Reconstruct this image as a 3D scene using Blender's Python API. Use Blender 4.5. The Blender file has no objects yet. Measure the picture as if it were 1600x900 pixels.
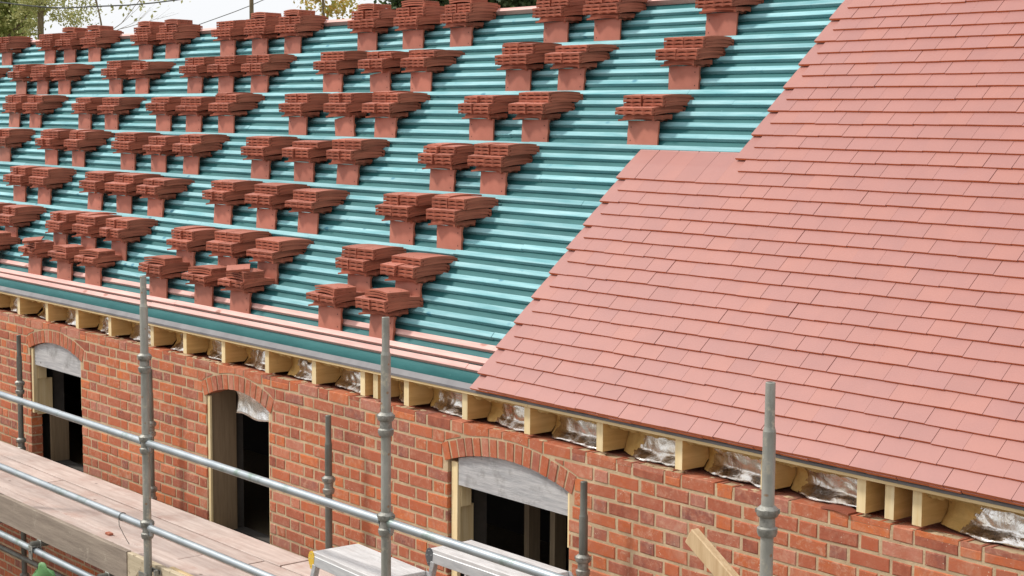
import bpy, bmesh, math, random
from mathutils import Vector, Matrix, noise
from math import sin, cos, tan, pi, radians
random.seed(7)
SC = bpy.context.scene
COL = SC.collection

# ------------------------------------------------------------------ camera
CAM = Vector((6.3986, -5.9722, 1.7881))
cr = Vector((0.6404055, 0.76800909, 0.00654552))
cu = Vector((-0.08529626, 0.06264956, 0.99438402))
cf = Vector((-0.76328589, 0.6373673, -0.10562943))
cd = bpy.data.cameras.new('camera'); cam = bpy.data.objects.new('camera', cd); COL.objects.link(cam)
cam.matrix_world = Matrix(((cr.x, cu.x, -cf.x, CAM.x), (cr.y, cu.y, -cf.y, CAM.y), (cr.z, cu.z, -cf.z, CAM.z), (0, 0, 0, 1)))
cd.lens = 58.407; cd.sensor_width = 36; cd.clip_start = .1; cd.clip_end = 2000
SC.camera = cam
SC.render.resolution_x = 1024; SC.render.resolution_y = 576

# ------------------------------------------------------------------ world, sun, exposure
SUN_EL, SUN_DIR = radians(48), Vector((-.80, -.60, 0)).normalized()
w = bpy.data.worlds.new('World'); SC.world = w; w.use_nodes = True
nt = w.node_tree; nt.nodes.clear()
o_ = nt.nodes.new('ShaderNodeOutputWorld'); bg = nt.nodes.new('ShaderNodeBackground')
sky = nt.nodes.new('ShaderNodeTexSky'); sky.sky_type = 'NISHITA'; sky.sun_disc = False
sky.sun_elevation = SUN_EL; sky.sun_rotation = math.atan2(SUN_DIR.x, SUN_DIR.y)
sky.dust_density = 6; sky.air_density = 1.0; sky.ozone_density = 1.0
hs = nt.nodes.new('ShaderNodeHueSaturation'); hs.inputs['Saturation'].default_value = .30
cl = nt.nodes.new('ShaderNodeMix'); cl.data_type = 'RGBA'; cl.inputs[0].default_value = .88     # thin even cloud over the sky
cl.inputs[7].default_value = (6.1, 6.2, 6.35, 1)
nt.links.new(sky.outputs[0], hs.inputs['Color']); nt.links.new(hs.outputs[0], cl.inputs[6]); nt.links.new(cl.outputs[2], bg.inputs[0])
bg.inputs[1].default_value = .13; nt.links.new(bg.outputs[0], o_.inputs[0])
sd = bpy.data.lights.new('sun', 'SUN'); sd.energy = 2.3; sd.angle = radians(7); sd.color = (1, .955, .895)
so = bpy.data.objects.new('sun', sd); COL.objects.link(so)
so.rotation_euler = (-(SUN_DIR * cos(SUN_EL) + Vector((0, 0, sin(SUN_EL))))).to_track_quat('-Z', 'Y').to_euler()
SC.view_settings.view_transform = 'Standard'; SC.view_settings.look = 'None'
SC.view_settings.exposure = .40; SC.view_settings.gamma = 1

# ------------------------------------------------------------------ materials
def new_mat(name):
    m = bpy.data.materials.new(name); m.use_nodes = True; n = m.node_tree; n.nodes.clear()
    out = n.nodes.new('ShaderNodeOutputMaterial'); b = n.nodes.new('ShaderNodeBsdfPrincipled')
    n.links.new(b.outputs[0], out.inputs[0]); return m, n, b
def ramp(n, fac, stops):
    r = n.nodes.new('ShaderNodeValToRGB'); e = r.color_ramp.elements
    while len(e) < len(stops): e.new(.5)
    for k, (p, c) in enumerate(stops): e[k].position = p; e[k].color = (*c, 1) if len(c) == 3 else c
    n.links.new(fac, r.inputs[0]); return r.outputs[0]
def tex(n, scale, detail=4, rough=.6, stretch=(1, 1, 1), dist=0, coord='Object'):
    tc = n.nodes.new('ShaderNodeTexCoord'); mp = n.nodes.new('ShaderNodeMapping'); mp.inputs['Scale'].default_value = stretch
    t = n.nodes.new('ShaderNodeTexNoise'); t.inputs['Scale'].default_value = scale; t.inputs['Detail'].default_value = detail
    t.inputs['Roughness'].default_value = rough; t.inputs['Distortion'].default_value = dist
    n.links.new(tc.outputs[coord], mp.inputs[0]); n.links.new(mp.outputs[0], t.inputs['Vector']); return t.outputs['Fac']
def mix(n, f, a, b, mode='MIX'):
    m = n.nodes.new('ShaderNodeMix'); m.data_type = 'RGBA'; m.blend_type = mode
    for s, v in ((m.inputs[0], f), (m.inputs[6], a), (m.inputs[7], b)):
        if isinstance(v, (int, float)): s.default_value = v
        elif isinstance(v, tuple): s.default_value = (*v, 1)
        else: n.links.new(v, s)
    return m.outputs[2]
def bump(n, b, h, strength=.3, dist=.01):
    u = n.nodes.new('ShaderNodeBump'); u.inputs['Strength'].default_value = strength; u.inputs['Distance'].default_value = dist
    n.links.new(h, u.inputs['Height']); n.links.new(u.outputs[0], b.inputs['Normal'])
def basic(name, c1, c2, scale=8, rough=.7, stretch=(1, 1, 1), metal=0, bstr=.2, bd=.004, rand=0., island=False, spot=None, spec=.5, dist=0, knots=None):
    """two-tone noise surface, optional per-object or per-island value shift and dark/pale spots"""
    m, n, b = new_mat(name)
    f = tex(n, scale, 5, .62, stretch, dist)
    c = ramp(n, f, [(.3, c1), (.7, c2)])
    if rand:
        src = n.nodes.new('ShaderNodeNewGeometry').outputs['Random Per Island'] if island else n.nodes.new('ShaderNodeObjectInfo').outputs['Random']
        g = ramp(n, src, [(0, (1 - rand,) * 3), (1, (1 + rand * .5,) * 3)])
        c = mix(n, 1., c, g, 'MULTIPLY')
    if spot:
        sc, lo, hi, colr = spot
        c = mix(n, ramp(n, tex(n, sc, 6, .7), [(lo, (0, 0, 0)), (hi, (1, 1, 1))]), c, colr)
    if knots:
        tc = n.nodes.new('ShaderNodeTexCoord'); v = n.nodes.new('ShaderNodeTexVoronoi'); v.inputs['Scale'].default_value = knots[0]; v.inputs['Randomness'].default_value = 1
        mp = n.nodes.new('ShaderNodeMapping'); mp.inputs['Scale'].default_value = (.6, 1, 1); n.links.new(tc.outputs['Object'], mp.inputs[0]); n.links.new(mp.outputs[0], v.inputs['Vector'])
        c = mix(n, ramp(n, v.outputs['Distance'], [(knots[1], (.85, .85, .85)), (knots[1] * 1.9, (0, 0, 0))]), c, knots[2])
    n.links.new(c, b.inputs['Base Color'])
    b.inputs['Roughness'].default_value = rough; b.inputs['Metallic'].default_value = metal
    b.inputs['Specular IOR Level'].default_value = spec
    if bstr: bump(n, b, tex(n, scale * 6, 6, .7, stretch), bstr, bd)
    return m

M = {}
# fired clay tile: smooth sanded terracotta
M['clay'] = basic('clay', (.33, .094, .055), (.39, .120, .070), 9, .62, spec=.25, rand=.25, bstr=.12, bd=.002, spot=(14, .66, .8, (.33, .10, .07)))
m, n, b = new_mat('clay_laid')
isl = n.nodes.new('ShaderNodeNewGeometry').outputs['Random Per Island']
c = ramp(n, isl, [(0, (.335, .142, .122)), (.3, (.365, .152, .128)), (.5, (.345, .150, .132)), (.75, (.395, .160, .124)), (1, (.352, .153, .137))])
f = tex(n, 5, 5, .6)
c = mix(n, .35, c, ramp(n, f, [(.3, (.31, .130, .114)), (.7, (.42, .170, .134))]))
c = mix(n, ramp(n, tex(n, 60, 4, .8), [(.68, (0, 0, 0)), (.78, (.5, .5, .5))]), c, (.64, .40, .35))
n.links.new(c, b.inputs['Base Color']); b.inputs['Roughness'].default_value = .5; b.inputs['Specular IOR Level'].default_value = .5
bump(n, b, tex(n, 90, 4, .7), .10, .002)
M['clay_laid'] = m
M['clay_face'] = basic('clay_face', (.41, .142, .095), (.47, .168, .115), 9, .55, spec=.35, rand=.18, bstr=.1, bd=.002)
M['clay_edge'] = basic('clay_edge', (.56, .155, .055), (.66, .195, .07), 30, .75, bstr=.1, bd=.002)
M['hole'] = basic('nail_hole', (.03, .015, .01), (.05, .02, .015), 20, .9, bstr=0)
# brick
m, n, b = new_mat('brick')
g = n.nodes.new('ShaderNodeNewGeometry'); isl = g.outputs['Random Per Island']
c = ramp(n, isl, [(0, (.22, .062, .040)), (.12, (.38, .102, .052)), (.28, (.47, .128, .046)), (.40, (.30, .108, .078)), (.52, (.42, .104, .044)), (.66, (.58, .158, .044)), (.78, (.46, .20, .145)), (.88, (.20, .075, .062)), (1, (.50, .132, .052))])
f1 = tex(n, 14, 7, .7)
c = mix(n, ramp(n, f1, [(.38, (0, 0, 0)), (.62, (.75, .75, .75))]), c, (.41, .130, .072))
pl = ramp(n, tex(n, 22, 7, .75, dist=.6), [(.48, (0, 0, 0)), (.68, (.8, .8, .8))])
mul = mix(n, 1., pl, ramp(n, isl, [(0, (.2, .2, .2)), (.3, (1, 1, 1)), (.5, (.15, .15, .15)), (.8, (.9, .9, .9)), (1, (.3, .3, .3))]), 'MULTIPLY')
c = mix(n, mul, c, (.58, .35, .24))
c = mix(n, ramp(n, tex(n, 46, 5, .8), [(.64, (0, 0, 0)), (.74, (.8, .8, .8))]), c, (.13, .05, .035))
tc_ = n.nodes.new('ShaderNodeTexCoord'); vv = n.nodes.new('ShaderNodeTexVoronoi'); vv.inputs['Scale'].default_value = 55
n.links.new(tc_.outputs['Object'], vv.inputs['Vector'])
c = mix(n, ramp(n, tex(n, 2.2, 6, .7, dist=.8), [(.58, (0, 0, 0)), (.74, (.38, .38, .38))]), c, (.56, .40, .29))
fl = mix(n, 1., ramp(n, vv.outputs['Distance'], [(.10, (1, 1, 1)), (.18, (0, 0, 0))]), ramp(n, tex(n, 9, 4, .7), [(.52, (0, 0, 0)), (.6, (1, 1, 1))]), 'MULTIPLY')
c = mix(n, fl, c, (.62, .50, .38))
n.links.new(c, b.inputs['Base Color']); b.inputs['Roughness'].default_value = .85; b.inputs['Specular IOR Level'].default_value = .25
bump(n, b, tex(n, 70, 7, .75), .5, .004)
M['brick'] = m
M['mortar'] = basic('mortar', (.38, .27, .165), (.58, .44, .28), 7, .95, bstr=.7, bd=.006, spot=(40, .60, .75, (.26, .18, .11)), spec=.2)
# timbers
def wood(name, c1, c2, along=0, rough=.6, **k):
    st = [10, 10, 10]; st[along] = .8
    return basic(name, c1, c2, k.pop('scale', 4), rough, tuple(st), **k)
M['pine'] = wood('pine', (.60, .36, .12), (.76, .50, .20), 1, rand=.12, spot=(9, .70, .78, (.34, .16, .06)))  # rafter timber, amber bounce light between the rafters mixed into its colour
M['pine_long'] = wood('pine_long', (.64, .46, .22), (.78, .60, .34), 0, spot=(9, .68, .8, (.34, .2, .09)))
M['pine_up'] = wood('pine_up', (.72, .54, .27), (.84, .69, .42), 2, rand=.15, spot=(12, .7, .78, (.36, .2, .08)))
M['pine_raw'] = wood('pine_raw', (.50, .33, .17), (.66, .48, .28), 2, spot=(10, .62, .72, (.34, .2, .09)), bstr=.5)
M['teal_wood'] = wood('treated_batten', (.13, .35, .38), (.33, .565, .595), 0, rough=.6, knots=(7, .075, (.06, .22, .30)), spec=.2, rand=.16, bstr=.25, spot=(7, .62, .74, (.10, .30, .36)), scale=3)
M['pink_wood'] = wood('red_batten', (.60, .30, .26), (.76, .48, .42), 0, rough=.65, knots=(5, .07, (.36, .14, .10)), rand=.10, spot=(8, .66, .76, (.42, .16, .11)), scale=3)
M['underlay'] = basic('underlay', (.022, .115, .118), (.040, .165, .165), 3, .55, (1, 3, 3), bstr=.25, bd=.006, spec=.2, spot=(30, .66, .74, (.14, .33, .33)))
M['felt'] = basic('grey_eaves_felt', (.12, .115, .12), (.20, .19, .195), 5, .6, bstr=.2)
M['foil'], n, b = new_mat('foil')   # bright metal skin, with gold reflections tinted into its darker tone
c = ramp(n, tex(n, 5, 6, .7), [(.3, (.60, .49, .36)), (.6, (.86, .84, .81))])
c = mix(n, ramp(n, tex(n, 11, 6, .75), [(.55, (0, 0, 0)), (.75, (.6, .6, .6))]), c, (.40, .32, .25))
n.links.new(c, b.inputs['Base Color']); b.inputs['Metallic'].default_value = 1.0; b.inputs['Roughness'].default_value = .26
bump(n, b, tex(n, 13, 6, .65, (1, 1, .5), .8), .6, .02)
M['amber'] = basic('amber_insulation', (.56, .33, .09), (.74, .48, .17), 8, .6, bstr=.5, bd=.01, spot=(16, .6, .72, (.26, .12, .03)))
M['foam'] = basic('yellow_foam', (.50, .30, .08), (.72, .52, .22), 22, .8, bstr=.8, bd=.02)
M['white_board'] = wood('white_board', (.34, .34, .35), (.58, .57, .56), 0, rough=.75, bstr=.6, bd=.01, scale=6, knots=(9, .05, (.16, .14, .12)), spot=(6, .52, .70, (.26, .25, .24)))
M['ply'] = wood('plywood', (.21, .145, .085), (.30, .215, .13), 2, rough=.7)
M['dark_wood'] = wood('dark_stud', (.16, .12, .08), (.24, .19, .12), 2)
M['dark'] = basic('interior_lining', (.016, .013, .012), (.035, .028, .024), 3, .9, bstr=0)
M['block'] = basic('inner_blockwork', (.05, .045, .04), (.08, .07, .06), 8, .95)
# scaffold
M['galv'] = basic('galvanised', (.20, .20, .17), (.42, .415, .37), 9, .5, (1, 1, .35), metal=.3, bstr=.4, bd=.004, spot=(12, .56, .66, (.50, .46, .36)), knots=(22, .10, (.30, .17, .09)))
M['galv_bright'] = basic('galvanised_rail', (.34, .38, .41), (.48, .52, .54), 12, .34, (.4, 1, 1), metal=.65, bstr=.15, bd=.003, spot=(5, .54, .66, (.24, .31, .27)))
M['galv_dark'] = basic('weathered_steel', (.10, .10, .085), (.22, .22, .19), 9, .5, (1, 1, .4), metal=.4, bstr=.2, spot=(7, .64, .72, (.07, .22, .15)))
M['cast'] = basic('cast_fitting', (.17, .17, .15), (.38, .37, .33), 30, .5, metal=.5, bstr=.5, bd=.004)
M['board'] = wood('deck_board', (.44, .34, .295), (.66, .55, .49), 0, rough=.85, bstr=.4, bd=.006, rand=.10, spot=(2.6, .50, .72, (.44, .30, .25)), knots=(4, .03, (.16, .11, .09)), scale=2.5)
M['board_old'] = wood('weathered_board', (.20, .155, .12), (.34, .275, .215), 0, rough=.85, bstr=.5, bd=.006, spot=(6, .58, .75, (.42, .36, .28)), scale=3)
M['board_pale'] = wood('pale_board', (.44, .36, .24), (.60, .50, .35), 0, rough=.8, bstr=.5, bd=.006, spot=(14, .56, .66, (.20, .14, .08)), scale=3)
M['alu'] = basic('aluminium', (.42, .43, .44), (.62, .62, .62), 7, .42, (1, 6, 6), metal=.25, bstr=.1, spot=(8, .62, .75, (.48, .46, .44)))
M['alu_top'] = basic('platform_top', (.46, .44, .43), (.66, .64, .63), 6, .6, (1, 8, 8), metal=.0, bstr=.3, spot=(8, .55, .75, (.50, .46, .44)))
M['yellow'] = basic('yellow_plastic', (.62, .38, .03), (.76, .50, .06), 10, .45, spot=(22, .62, .7, (.45, .33, .18)))
M['hinge_grey'] = basic('grey_hinge', (.10, .11, .12), (.18, .19, .20), 12, .4, metal=.5)
M['rivet'] = basic('rivet', (.6, .6, .6), (.7, .7, .7), 12, .3, metal=.7, bstr=0)
M['wire'] = basic('wire', (.08, .09, .08), (.14, .14, .12), 12, .5, metal=.5, bstr=0)
M['green'] = basic('green_sheet', (.08, .22, .07), (.15, .33, .12), 9, .5, bstr=.4, bd=.01)
M['ground'] = basic('ground', (.10, .08, .06), (.20, .165, .125), 1.2, .95, bstr=.8, bd=.05, spot=(5, .55, .7, (.26, .22, .17)))
M['render'] = basic('gable_brick', (.26, .07, .045), (.36, .10, .06), 9, .9)
M['bark'] = basic('bark', (.13, .10, .055), (.24, .19, .10), 8, .9, (3, 3, .6), bstr=.6, bd=.03)
def leafmat(name, a, b_):
    m, n, b = new_mat(name)
    c = ramp(n, n.nodes.new('ShaderNodeNewGeometry').outputs['Random Per Island'], [(0, a), (1, b_)])
    n.links.new(c, b.inputs['Base Color']); b.inputs['Roughness'].default_value = .6
    tr = n.nodes.new('ShaderNodeBsdfTranslucent'); n.links.new(c, tr.inputs[0])
    ms = n.nodes.new('ShaderNodeMixShader'); ms.inputs[0].default_value = .35
    out = [x for x in n.nodes if x.type == 'OUTPUT_MATERIAL'][0]
    n.links.new(b.outputs[0], ms.inputs[1]); n.links.new(tr.outputs[0], ms.inputs[2]); n.links.new(ms.outputs[0], out.inputs[0])
    return m
M['leaf_green'] = leafmat('leaf_green', (.26, .34, .08), (.58, .60, .22))
M['leaf_brown'] = leafmat('leaf_brown', (.22, .25, .07), (.48, .46, .18))
M['leaf_yellow'] = leafmat('leaf_yellow', (.55, .33, .05), (.40, .42, .12))
M['leaf_dark'] = leafmat('leaf_dark', (.03, .06, .015), (.09, .13, .04))

# ------------------------------------------------------------------ mesh helper
class MB:
    def __init__(s): s.v = []; s.f = []; s.mi = []
    def add(s, vs, fs, mi=0):
        o = len(s.v); s.v += [Vector(p) for p in vs]; s.f += [tuple(i + o for i in f) for f in fs]; s.mi += [mi] * len(fs)
    def box(s, lo, hi, mat=None, mi=0, c=0):
        x0, y0, z0 = lo; x1, y1, z1 = hi
        if c:   # chamfered box
            vs = []; 
            for (ax, lo_, hi_) in ((0, 0, 0),): pass
            P = []
            for sx in (0, 1):
                for sy in (0, 1):
                    for sz in (0, 1):
                        X = (x0, x1)[sx]; Y = (y0, y1)[sy]; Z = (z0, z1)[sz]
                        dx = c if sx == 0 else -c; dy = c if sy == 0 else -c; dz = c if sz == 0 else -c
                        P += [(X, Y + dy, Z + dz), (X + dx, Y, Z + dz), (X + dx, Y + dy, Z)]
            bm = bmesh.new()
            for p in P: bm.verts.new(p)
            bmesh.ops.convex_hull(bm, input=bm.verts)
            bm.verts.index_update()
            vs = [v.co.copy() for v in bm.verts]; fs = [tuple(v.index for v in f.verts) for f in bm.faces]; bm.free()
        else:
            vs = [(x0, y0, z0), (x1, y0, z0), (x1, y1, z0), (x0, y1, z0), (x0, y0, z1), (x1, y0, z1), (x1, y1, z1), (x0, y1, z1)]
            fs = [(0, 3, 2, 1), (4, 5, 6, 7), (0, 1, 5, 4), (1, 2, 6, 5), (2, 3, 7, 6), (3, 0, 4, 7)]
        if mat is not None: vs = [mat @ Vector(p) for p in vs]
        s.add(vs, fs, mi)
    def prism(s, poly, d, off, mi=0):
        """polygon (list of 3D points) extruded by vector off"""
        n = len(poly); vs = [Vector(p) for p in poly] + [Vector(p) + Vector(off) for p in poly]
        fs = [tuple(range(n)), tuple(reversed(range(n, 2 * n)))] + [(i, i + n, (i + 1) % n + n, (i + 1) % n) for i in range(n)]
        s.add(vs, fs, mi)
    def tube(s, a, b, r0, r1=None, seg=16, caps=True, mi=0):
        a = Vector(a); b = Vector(b); r1 = r0 if r1 is None else r1
        d = (b - a).normalized(); t = d.orthogonal().normalized(); u = d.cross(t)
        vs = [a + (t * cos(2 * pi * k / seg) + u * sin(2 * pi * k / seg)) * r0 for k in range(seg)] + \
             [b + (t * cos(2 * pi * k / seg) + u * sin(2 * pi * k / seg)) * r1 for k in range(seg)]
        fs = [(k, (k + 1) % seg, (k + 1) % seg + seg, k + seg) for k in range(seg)]
        if caps: fs += [tuple(reversed(range(seg))), tuple(range(seg, 2 * seg))]
        s.add(vs, fs, mi)
    def lathe(s, base, prof, seg=20, mi=0):
        """vertical profile [(r, z)] about base"""
        b = Vector(base); vs = []; n = len(prof)
        for r, z in prof: vs += [b + Vector((r * cos(2 * pi * k / seg), r * sin(2 * pi * k / seg), z)) for k in range(seg)]
        fs = [(i * seg + k, i * seg + (k + 1) % seg, (i + 1) * seg + (k + 1) % seg, (i + 1) * seg + k) for i in range(n - 1) for k in range(seg)]
        fs += [tuple(reversed(range(seg))), tuple(range((n - 1) * seg, n * seg))]
        s.add(vs, fs, mi)
    def path(s, pts, r, seg=8, mi=0):
        for a, b in zip(pts[:-1], pts[1:]): s.tube(a, b, r, r, seg, mi=mi)
    def mesh(s, name, mats, smooth=False):
        me = bpy.data.meshes.new(name); me.from_pydata([tuple(v) for v in s.v], [], s.f)
        for m in (mats if isinstance(mats, (list, tuple)) else [mats]): me.materials.append(m)
        me.polygons.foreach_set('material_index', s.mi)
        if smooth:
            me.shade_smooth()
            me.set_sharp_from_angle(angle=radians(38))
        me.update(); return me
    def build(s, name, mats, parent=None, smooth=False, loc=None):
        o = bpy.data.objects.new(name, s.mesh(name, mats, smooth)); COL.objects.link(o)
        if parent is not None:
            o.parent = parent; o.matrix_parent_inverse = Matrix.Translation(-parent.location) if not loc else Matrix()
        if loc: o.location = loc
        return o

def tag(o, label=None, cat=None, group=None, kind=None):
    for k, v in (('label', label), ('category', cat), ('group', group), ('kind', kind)):
        if v: o[k] = v
    return o
def thing(name, label, cat, loc=(0, 0, 0), group=None):
    o = bpy.data.objects.new(name, None); o.location = loc; o.empty_display_size = .1; COL.objects.link(o)
    return tag(o, label, cat, group)

# ------------------------------------------------------------------ roof frame
TH = radians(45.666); YE, ZE = -.0601, .2052; G = .0971871
def RP(x, s, off=0.):
    return Vector((x, YE + s * cos(TH) - off * sin(TH), ZE + s * sin(TH) + off * cos(TH)))
def rbox(mb, x0, x1, s0, s1, o0, o1, mi=0, jit=0):
    vs = [RP(x, s, o) for o in (o0, o1) for (x, s) in ((x0, s0), (x1, s0), (x1, s1), (x0, s1))]
    mb.add(vs, [(0, 3, 2, 1), (4, 5, 6, 7), (0, 1, 5, 4), (1, 2, 6, 5), (2, 3, 7, 6), (3, 0, 4, 7)], mi)
XL, XR = -15.0, 4.2
S_RIDGE = 3.315
RID = RP(0, S_RIDGE, -.056)
GZ = -3.1

# ------------------------------------------------------------------ ground
g = MB(); N = 24
g.add([(-600 + 1200 * i / N, -600 + 1200 * j / N, GZ) for j in range(N + 1) for i in range(N + 1)],
      [(j * (N + 1) + i, j * (N + 1) + i + 1, (j + 1) * (N + 1) + i + 1, (j + 1) * (N + 1) + i) for j in range(N) for i in range(N)])
tag(g.build('ground', M['ground']), kind='structure')

# ------------------------------------------------------------------ building
B = thing('brick_building', 'long red brick building being re-roofed, part tiled and part bare teal battens', 'building', (-5, 2.2, GZ))
H = .11925; CH = .0795; J = .0135; ZT = -.112          # header module, course, joint, centre of first bed joint
OPEN = [(-7.315, -6.305), (-4.235, -3.365), (-1.345, -.255)]   # openings
ZS, ZC = -.285, -.198                                    # springing, crown
SILL = -1.32
ARCHH = .106
def arc(op, ring=0.):
    x0, x1 = op; c = (x0 + x1) / 2; h = (x1 - x0) / 2; rise = ZC - ZS
    R = (h * h + rise * rise) / (2 * rise); zc = ZC - R
    return c, zc, R + ring, h
ARCS = [arc(o) for o in OPEN]
def ext_z(x):
    """top of arch ring at x (or None)"""
    for (c, zc, R, h) in ARCS:
        R2 = R + ARCHH + J
        half = h + .045
        if abs(x - c) < half: return zc + math.sqrt(R2 * R2 - (x - c) ** 2)
    return None
def in_open(x0, x1, z0, z1):
    """clip brick against the opening jambs below the arch"""
    segs = [(x0, x1)]
    for (a, b) in OPEN:
        if z1 > SILL and z0 < ZS + .02:
            ns = []
            for s0, s1 in segs:
                if s1 <= a or s0 >= b: ns.append((s0, s1)); continue
                if s0 < a: ns.append((s0, a))
                if s1 > b: ns.append((b, s1))
            segs = ns
    return [(p, q) for p, q in segs if q - p > .012]
br = MB(); bt = MB()
def brick(mb, x0, x1, z0, z1, y0=0., y1=.1025):
    jz = random.uniform(-.0018, .0018); jy = random.uniform(-.002, .002); r = random.uniform(-.03, .03); c = .0045
    cx, cz = (x0 + x1) / 2, (z0 + z1) / 2
    def P(x, y, z): return (x, y, z + (x - cx) * r * .5 + jz)
    q = [random.uniform(-.003, .003) for _ in range(8)]
    vs = [P(x0 + c + q[0], y0 + jy, z0 + c + q[1]), P(x1 - c + q[2], y0 + jy, z0 + c + q[3]), P(x1 - c + q[4], y0 + jy, z1 - c + q[5]), P(x0 + c + q[6], y0 + jy, z1 - c + q[7]),
          P(x0, y0 + jy + c, z0), P(x1, y0 + jy + c, z0), P(x1, y0 + jy + c, z1), P(x0, y0 + jy + c, z1),
          P(x0, y1, z0), P(x1, y1, z0), P(x1, y1, z1), P(x0, y1, z1)]
    fs = [(0, 1, 2, 3), (4, 5, 1, 0), (5, 6, 2, 1), (6, 7, 3, 2), (7, 4, 0, 3), (4, 8, 9, 5), (5, 9, 10, 6), (6, 10, 11, 7), (7, 11, 8, 4), (8, 11, 10, 9)]
    mb.add(vs, fs)
def topbrick(mb, x0, x1, z0, z1):
    """last-course brick whose open top shows the frog / perforations"""
    brick(mb, x0, x1, z0, z1 - .022)
    # rim around recess
    t = .017
    for lo, hi in (((x0, 0.001, z1 - .022), (x1, t, z1)), ((x0, .1025 - t, z1 - .022), (x1, .1025, z1 - .002)),
                   ((x0, t, z1 - .022), (x0 + t, .1025 - t, z1)), ((x1 - t, t, z1 - .022), (x1, .1025 - t, z1))):
        mb.box(lo, hi)
    if x1 - x0 > .15 and random.random() < .4:
        for k in (1, 2):
            xm = x0 + (x1 - x0) * k / 3; mb.box((xm - .008, t, z1 - .022), (xm + .008, .1025 - t, z1 - .003))
ncourse = int((ZT - GZ) / CH) + 1
for k in range(ncourse + 1):
    zm = ZT - k * CH                      # bed joint below course k
    z0 = zm + J / 2; z1 = zm + CH - J / 2
    off = (0 if k % 2 == 0 else 1.5) + random.uniform(-.05, .05)
    i0 = int(XL / (3 * H)) - 2
    for p in range(i0, int(XR / (3 * H)) + 2):
        base = (p * 3 + 2 + off) * H
        for (a, b) in ((base, base + 2 * H), (base + 2 * H, base + 3 * H)):
            x0, x1 = a + J / 2 + random.uniform(-.002, .002), b - J / 2 + random.uniform(-.002, .002)
            if x0 < XL or x1 > XR: continue
            ez = [ext_z(x0 + (x1 - x0) * t / 6) for t in range(7)]
            for s0, s1 in in_open(x0, x1, z0, z1):
                ez = [ext_z(s0 + (s1 - s0) * t / 8) for t in range(9)]
                under = [e for e in ez if e is not None and e > z0 and z1 > ZS - .06]
                if not under:
                    if k == 0: (topbrick if random.random() < .55 else brick)(br, s0, s1, z0, z1)
                    else: brick(br, s0, s1, z0, z1)
                else:
                    # keep what lies above the ring
                    xs = [s0 + (s1 - s0) * t / 8 for t in range(9)]
                    run = []
                    def flush(run):
                        if len(run) > 1 and run[-1][0] - run[0][0] > .012:
                            poly = [(x, 0, zb) for x, zb in run] + [(run[-1][0], 0, z1), (run[0][0], 0, z1)]
                            br.prism(poly, 0, (0, .1, 0))
                    for x, e in zip(xs, ez):
                        # ring side below: outside the ring's span nothing is cut
                        zb = z0 if e is None else max(z0, e)
                        inside_ring = e is not None
                        if z1 - zb > .008: run.append((x, zb))
                        else: flush(run); run = []
                    flush(run)
br.build('brick_wall', M['brick'], B)
# mortar bed: slab set back 4 mm, with the openings cut out
mo = MB()
def slab(x0, x1, z0, z1, y0=.0035, y1=.098): mo.box((x0, y0, z0), (x1, y1, z1))
ZB0 = ZT + CH - J / 2 - .004
xs = [XL]
for a, b in OPEN: xs += [a, b]
xs += [XR]
for i in range(0, len(xs), 2): slab(xs[i] + (.0 if i == 0 else .001), xs[i + 1] - .001, GZ, ZB0)
for (a, b), (c, zc, R, h) in zip(OPEN, ARCS):
    slab(a, b, GZ, SILL)
    K = 20; low = [(c - h + 2 * h * t / K) for t in range(K + 1)]
    for t in range(K):
        xa, xb = low[t], low[t + 1]
        za = zc + math.sqrt(R * R - (xa - c) ** 2) + .002; zb = zc + math.sqrt(R * R - (xb - c) ** 2) + .002
        mo.prism([(xa, .0035, za), (xb, .0035, zb), (xb, .0035, ZB0), (xa, .0035, ZB0)], 0, (0, .0945, 0))
# rough mortar lumps on the top course
for k in range(150):
    x = random.uniform(-9, 3.6); y = random.uniform(.0, .10); r = random.uniform(.006, .022)
    bm = bmesh.new(); bmesh.ops.create_icosphere(bm, subdivisions=1, radius=r)
    vs = [(x + v.co.x * 1.8 * random.uniform(.7, 1.2), max(.004, y + v.co.y), ZB0 + .002 + v.co.z * .45 * random.uniform(.6, 1.2)) for v in bm.verts]
    bm.verts.index_update(); mo.add(vs, [tuple(v.index for v in f.verts) for f in bm.faces]); bm.free()
mo.build('mortar', M['mortar'], B)
# soldier arches
for (a, b), (c, zc, R, h) in zip(OPEN, ARCS):
    ab = MB(); hw = math.asin(min(1, (h + .028) / R)); n = int(round(2 * hw * R / .0745))
    for k in range(n):
        a0 = -hw + 2 * hw * k / n + .0078 / R; a1 = -hw + 2 * hw * (k + 1) / n - .0078 / R
        jy = random.uniform(-.003, .002); e = random.uniform(-.003, .003)
        pts = []
        for rr, an in ((R + .001, a0), (R + .001, a1), (R + ARCHH + e, a1 - .0006), (R + ARCHH + e, a0 + .0006)):
            pts.append((c + rr * sin(an), jy, zc + rr * cos(an)))
        ab.prism(pts, 0, (0, .1, 0))
    ab.build('brick_arch', M['brick'], B)
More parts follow.
